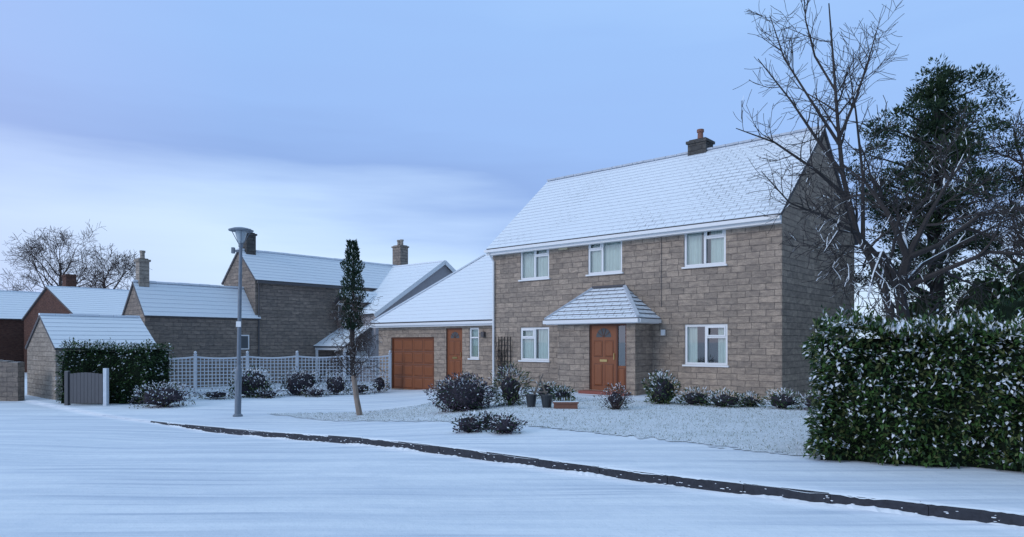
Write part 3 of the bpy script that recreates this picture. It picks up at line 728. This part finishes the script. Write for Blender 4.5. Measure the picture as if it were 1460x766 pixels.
limb(ap,tr,mk(tr,.15,.08),0,dict(cfg2,ch=[2,8,6,0]))
for e in [[V(6.6,12.4,3.1),V(6.1,12.2,3.5),V(5.7,12.0,3.5),V(5.4,11.9,3.1)],[V(6.9,12.6,3.9),V(6.6,12.8,4.5),V(6.2,12.9,4.9)],[V(7.6,12.6,3.8),V(7.9,12.4,4.5),V(8.2,12.3,4.9)],
          [V(7.7,12.4,3.3),V(8.3,12.2,3.8),V(8.9,12.0,3.9),V(9.4,11.8,3.5)],[V(7.6,12.2,2.8),V(8.2,11.8,3.1),V(8.8,11.5,3.0),V(9.3,11.2,2.5)],[V(6.8,12.3,2.9),V(6.4,11.9,3.1),V(6.1,11.6,2.7),V(5.9,11.4,2.3)],
          [V(7.4,13,3.6),V(7.9,13.6,4.1),V(8.6,14,4.6),V(9.3,14.2,4.9)],[V(7.7,12.9,3),V(8.5,13.1,3.4),V(9.5,13.2,3.9),V(10.3,13.3,4.1)]]:
    path=[tr[3] if e[0].z<3.2 else tr[4]]+e; limb(ap,path,mk(path,.065,.012),0,dict(cfg2,ch=[7,6,5,0],len=[2,1.1,.7,.4]))
ap.build('apple_tree',uv=False)
cfg3=dict(len=[5,2.6,1.4,.75,.4],ch=[13,6,6,4,0],seg=[6,6,5,4,2],wander=[.1,.18,.22,.25,.3],up=[.15,.14,.1,.06,.03],r=[.2,.07,.03,.015,.01],rmin=.009,bark='barkb',t0=[.3,.25,.2,.2,.2])
def bare(name,x,y,h,r_,cfgx,z0=None,lean=(0,0)):
    m=MB(); z=gz(x,y) if z0 is None else z0
    c=dict(cfgx); c['len']=[h]+[q*h/9 for q in cfgx['len'][1:]]
    grow(m,Vector((x,y,z)),Vector((lean[0],lean[1],1)),h*.8,r_,0,c); return m.build(name,uv=False)
bare('bare_tree',18.6,24,10.0,.22,cfg3); bare('bare_tree',15.6,17.0,4.9,.12,cfg3)
far=dict(cfg3,rmin=.012,wander=[.1,.22,.25,.3,.3],up=[.15,.08,.06,.04,.02],ch=[16,7,5,4,0])
far['len']=[5,4.2,2.1,1.1,.6]; far['t0']=[.22,.3,.25,.2,.2]
bare('bare_tree',-39.5,60,10.5,.3,far,-.5); bare('bare_tree',-34.5,58,9.0,.25,far,-.5)
ct=MB(); cz=gz(-4.2,19.0)
tp=[V(-4.2,19,cz-.05),V(-4.3,19,cz+.5),V(-4.38,19,cz+1.1),V(-4.42,19,cz+2.2),V(-4.4,19,cz+3.4),V(-4.38,19,cz+4.5)]
ct.tube(tp[:3],[.085,.075,.07],'barkp',8); ct.tube(tp[2:],[.07,.065,.05,.02],'bark',8)
li=[ct.mi('leafB'),ct.mi('leafP')]; si=ct.mi('snowcap')
for i in range(5000):
    t=R.random(); z=2.35+t*2.45; pr=.36*(math.sin(min(1,t*.95+.05)*math.pi)**.4 if t<.9 else .6)*(1-.3*t)*(1+.18*math.sin(t*19)+.15*math.sin(t*37))
    a=R.uniform(0,6.28); rr=pr*math.sqrt(R.random()); p=V(-4.41+rr*math.cos(a),19+rr*math.sin(a),cz+z)
    leaf(ct,p,V(math.cos(a)*.6,math.sin(a)*.6,1)+rv()*.6,R.uniform(.05,.11),.03,si if R.random()<.04 else R.choice(li))
cfg4=dict(len=[1,.85,.45,.25],ch=[6,5,3,0],seg=[4,5,4,2],wander=[.1,.2,.25,.3],up=[.1,-.05,-.12,-.14],r=[.03,.014,.008,.005],rmin=.0045,bark='barkb',snow='snowcap',sp=.35)
for i in range(62):
    a=R.uniform(0,6.28); z=R.uniform(.9,2.9); grow(ct,V(-4.4,19,cz+z),V(math.cos(a),math.sin(a),.9),.85*R.uniform(.6,1),.014,1,cfg4)
ct.build('columnar_tree',uv=False)
# pine
pn=MB(); px,py=14.9,24.2
trk=[V(px,py,-.1),V(px+.1,py,3),V(px-.1,py,6),V(px+.2,py,8.6),V(px+.4,py,10.4)]
pn.tube(trk,[.28,.24,.2,.12,.04],'bark',8)
lp=[pn.mi('leafP'),pn.mi('leafP'),pn.mi('leafP2')]; si=pn.mi('snowcap')
cl=[]
for i in range(112):
    t=R.random(); z=3.4+t*7.2
    rr=2.85*min(1,(1-t)*2.6)**.6*(.8+.22*math.sin(t*17))+.2
    a=R.uniform(0,6.28); q=rr*R.uniform(.35,1.0)
    c=V(px+.25*t+q*math.cos(a),py+q*math.sin(a)*.8,z+R.uniform(-.2,.3)); cl.append((c,R.uniform(.35,.8)))
for c in [V(12.2,23.6,8.0),V(12.0,23.6,7.2),V(12.3,23.6,6.6),V(12.9,23.8,9.0),V(13.4,23.8,9.6),V(15.8,24,10.9),V(14.9,24,10.9),V(14.3,24,10.3),V(16.8,24,10.0),V(17.3,24,9.3),V(16.5,24,10.5),V(17.5,24,8.5)]: cl.append((c,.6))
for c,s_ in cl:
    st0=V(px+.1,py,max(2.5,c.z-.8)); md=(st0+c)/2+V(0,0,.1)
    pn.tube([st0,md,c],[.06,.04,.015],'bark',4)
    n=int(300*s_/.5); sub=[(rv(),R.uniform(.25,.45)) for _ in range(5)]
    for i in range(n):
        sd_,sr=R.choice(sub); d=rv(); ctr=V(sd_.x*s_*.75,sd_.y*s_*.75,sd_.z*s_*.38)
        rr=R.random()**.4*sr*s_*1.5; p=c+ctr+V(d.x*rr,d.y*rr,d.z*rr*.7)
        leaf(pn,p,d+V(0,0,.5)+rv()*.6,R.uniform(.10,.21),.043,si if R.random()<(.05 if d.z>.5 else .01) else (lp[2] if d.z>.3 and R.random()<.55 else R.choice(lp)))
pn.build('pine_tree',uv=False)
bg=MB()
for (x,y,r_,h) in [(12.2,20.5,1.3,3.4),(13.4,19.5,1.5,3.9),(15,19.5,1.7,4.6),(17,20.5,1.9,5.2),(11.0,15.8,1.2,2.6),(12.5,16.5,1.4,3.0),(18.8,21,1.8,5.6),(9.4,15.2,1.0,2.3),(7.9,15.9,.7,1.6)]:
    shrub('',x,y,r_,h,('leafB','leafP','leafA'),.05,int(800*r_*h/3),.17,.07,core=.72,build=False,mb=bg,zb=-.1,cm='core')
bg.build('background_shrubbery',uv=False)
# ------------------------------------------------------------------ fence, gate
F0=(-14.1,26.1); F1=(-5.2,29.3); Lf=math.hypot(F1[0]-F0[0],F1[1]-F0[1]); npn=5
fe=MB(); ang=math.atan2(F1[1]-F0[1],F1[0]-F0[0]); pl=Lf/npn
for i in range(npn+1):
    x=i*pl; fe.box(x-.05,x+.05,-.05,.05,-.1,1.56,'fence'); fe.box(x-.065,x+.065,-.065,.065,1.56,1.59,'fence','snowcap')
    fe.lathe(x,0,[(.02,1.59),(.055,1.63),(.055,1.67),(.0,1.71)],'fence',10)
for i in range(npn):
    x0=i*pl+.05; x1=(i+1)*pl-.05; n=13
    top=lambda t:1.40+.06*(2*t-1)**2
    for j in range(n+1):
        t=j/n; x=x0+(x1-x0)*t; fe.box(x-.017,x+.017,-.008,.008,.1,top(t),'fence')
    z=.1
    while z<1.40:
        fe.box(x0,x1,.0085,.024,z-.017,z+.017,'fence')
        z+=.135
    for j in range(12):
        a,b=j/12,(j+1)/12; fe.beam((x0+(x1-x0)*a,0,top(a)),(x0+(x1-x0)*b,0,top(b)),.05,.05,'fence'); fe.beam((x0+(x1-x0)*a,0,top(a)+.034),(x0+(x1-x0)*b,0,top(b)+.034),.045,.018,'snowcap')
    fe.box(x0,x1,-.02,.03,.04,.085,'fence')
fo=fe.build('trellis_fence'); fo.location=(F0[0],F0[1],-.5); fo.rotation_euler=(0,0,ang)
gt=MB()
for i in range(9): gt.box(i*.13,i*.13+.12,0,.025,.06,1.02+.04*math.sin(i/8*math.pi),'gate')
gt.box(0,1.17,.026,.06,.25,.34,'gate'); gt.box(0,1.17,.026,.06,.75,.84,'gate')
gt.box(1.22,1.34,-.04,.08,-.1,1.2,'fence','snowcap'); gt.box(-.16,-.04,-.04,.08,-.1,1.1,'gate','snowcap')
go2=gt.build('wooden_gate'); go2.location=(-14.35,22.3,-.49); go2.rotation_euler=(0,0,math.radians(-8))
# ------------------------------------------------------------------ lamp
lx,ly=-7.5,18.8; lz=gz(lx,ly); LP=empty('street_lamp',(lx,ly,lz)); LP.rotation_euler=(0,math.radians(1.0),0)
m=MB(); m.lathe(0,0,[(.13,-.05),(.13,.04),(.085,.08),(.085,1.25),(.055,1.36),(.05,3.0),(.042,4.62),(.06,4.64),(.06,4.72),(.03,4.75)],'metal',16)
m.box(-.03,.05,-.10,-.084,.55,1.0,'metal'); m.box(-.065,.065,-.068,-.052,2.45,2.6,'white'); m.box(-.2,-.04,-.03,.03,4.5,4.56,'metal'); m.box(-.24,-.17,-.05,.05,4.46,4.62,'metal')
m.build('column',LP)
m=MB(); m.lathe(0,0,[(.05,4.74),(.09,4.80),(.15,5.02),(.15,5.06)],'lampglass',20); m.build('bowl',LP,smooth=True)
m=MB(); m.lathe(0,0,[(.14,5.06),(.32,5.07),(.33,5.10),(.20,5.15,'snowcap'),(.06,5.18,'snowcap'),(.0,5.19,'snowcap')],'metal',24)
for i in range(4):
    a=i*math.pi/2+.4; m.beam((.055*math.cos(a),.055*math.sin(a),4.72),(.235*math.cos(a),.235*math.sin(a),5.06),.018,.018,'metal')
m.build('canopy',LP)
# ------------------------------------------------------------------ pots
for i,(x,y,r_) in enumerate([(.46,16.4,.13),(.82,16.2,.14)]):
    m=MB(); z=gz(x,y); m.lathe(x,y,[(r_*.7,z-.02),(r_,z+.27),(r_*1.1,z+.27),(r_*1.1,z+.31),(r_*.9,z+.31),(r_*.85,z+.28,'snowcap'),(0,z+.30)],'pot',16); m.build('plant_pot',uv=False)
m=MB(); z=gz(1.25,16)
m.box(.98,1.52,15.9,16.12,z-.03,z+.13,'terra'); m.box(.955,1.545,15.875,16.145,z+.131,z+.17,'terra','snowcap')
for i in range(40):
    q=V(R.uniform(1.0,1.5),R.uniform(15.92,16.1),z+.17); leaf(m,q,V(R.gauss(0,.5),R.gauss(0,.5),1),.12,.02,m.mi('leafC') if i%3 else m.mi('snowcap'))
m.build('terracotta_trough')
es=MB(); z=gz(.6,17.3); es.beam((.45,17.2,z),(.78,17.5,z+.75),.04,.03,'barkp'); es.beam((.95,17.3,z),(.68,17.5,z+.7),.04,.03,'barkp'); es.beam((.5,17.28,z+.3),(.9,17.35,z+.3),.03,.03,'barkp'); es.build('wooden_plant_support')
cb=MB()
for i in range(26):
    a=R.uniform(-10.1,-9.55); b=[V(a,-.05,R.uniform(-.1,.4))]
    for k in range(6): b.append(b[-1]+V(R.uniform(-.10,.10),R.uniform(-.02,.01),R.uniform(.12,.33)))
    cb.tube(b,[.006]*len(b),'bark',3)
for i in range(5): cb.box(-10.1+.14*i,-10.085+.14*i,-.03,-.01,.0,1.75,'bark')
for i in range(9): cb.box(-10.12,-9.5,-.045,-.031,.1+.19*i,.115+.19*i,'bark')
co=cb.build('climbing_plant_trellis',H,uv=False)
# ------------------------------------------------------------------ world
wd=bpy.data.worlds.new('World'); scene.world=wd; wd.use_nodes=True; nt=wd.node_tree; nt.nodes.clear()
out=nt.nodes.new('ShaderNodeOutputWorld'); bgn=nt.nodes.new('ShaderNodeBackground'); bgn.inputs[1].default_value=0.1; lk(nt,bgn.outputs[0],out.inputs[0])
SEL=math.radians(24)
sd=Vector((-.85,-.50,0)).normalized(); sd=Vector((sd.x*math.cos(SEL),sd.y*math.cos(SEL),math.sin(SEL)))
sky=nt.nodes.new('ShaderNodeTexSky'); sky.sky_type='NISHITA'; sky.sun_disc=False; sky.sun_elevation=SEL; sky.sun_rotation=math.atan2(sd.x,sd.y)
tc=nt.nodes.new('ShaderNodeTexCoord'); sx=nt.nodes.new('ShaderNodeSeparateXYZ'); lk(nt,tc.outputs['Generated'],sx.inputs[0])
def wn(sc,scale,det,rot=(0,0,0)):
    mp=nt.nodes.new('ShaderNodeMapping'); mp.inputs['Scale'].default_value=sc; mp.inputs['Rotation'].default_value=rot; lk(nt,tc.outputs['Generated'],mp.inputs[0]); return noise(nt,mp.outputs[0],scale,det,.5)
n1=wn((1,1,4.5),1.3,3,(0,.16,0)); n2=wn((1,1,9),2.6,5,(0,.25,0))
vv=math_(nt,'ADD',sx.outputs['Z'],math_(nt,'MULTIPLY',sx.outputs['X'],.07))
vv=math_(nt,'ADD',vv,math_(nt,'MULTIPLY',math_(nt,'SUBTRACT',n1,.5),.22))
vv=math_(nt,'ADD',vv,math_(nt,'MULTIPLY',math_(nt,'SUBTRACT',n2,.5),.12))
col=ramp(nt,vv,[(0.0,(.60,.74,.96)),(.10,(.70,.86,1.0)),(.15,(.58,.75,.97)),(.22,(.31,.46,.76)),(.29,(.35,.53,.85)),(.40,(.36,.56,.88)),(.60,(.46,.69,.97)),(1.0,(.62,.86,1.0))])
mr=nt.nodes.new('ShaderNodeMapRange'); mr.inputs['From Min'].default_value=-.65; mr.inputs['From Max'].default_value=-.35; mr.inputs['To Min'].default_value=.35; mr.inputs['To Max'].default_value=0; lk(nt,sx.outputs['X'],mr.inputs['Value'])
col=mixc(nt,mr.outputs[0],col,(.55,.58,.85))
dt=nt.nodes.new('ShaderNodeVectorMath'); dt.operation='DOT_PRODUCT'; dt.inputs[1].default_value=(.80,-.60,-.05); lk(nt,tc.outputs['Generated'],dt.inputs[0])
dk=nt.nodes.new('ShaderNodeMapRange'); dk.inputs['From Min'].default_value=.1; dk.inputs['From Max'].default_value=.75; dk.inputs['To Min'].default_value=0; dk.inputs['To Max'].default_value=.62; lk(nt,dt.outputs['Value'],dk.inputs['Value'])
col=mixc(nt,dk.outputs[0],col,(.05,.07,.13))  # out-of-view sky at right rear dimmed, added to keep the gable wall dark
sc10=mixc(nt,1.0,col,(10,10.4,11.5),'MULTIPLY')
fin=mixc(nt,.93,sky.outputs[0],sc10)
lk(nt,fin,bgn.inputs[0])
sun=bpy.data.lights.new('sun','SUN'); sun.energy=0.9; sun.angle=math.radians(25); sun.color=(1,.96,.92)
so=bpy.data.objects.new('sun',sun); so.rotation_euler=(-sd).to_track_quat('-Z','Y').to_euler(); scene.collection.objects.link(so)
# ------------------------------------------------------------------ camera
cam=bpy.data.cameras.new('camera'); cam.sensor_width=36; cam.lens=36*980/1460; cam.shift_y=105/1460; cam.clip_end=8000
cmo=bpy.data.objects.new('camera',cam); cmo.location=(0,0,CAMZ); cmo.rotation_euler=(math.radians(90),0,0); scene.collection.objects.link(cmo); scene.camera=cmo
scene.view_settings.view_transform='Standard'; scene.view_settings.look='None'; scene.view_settings.exposure=0
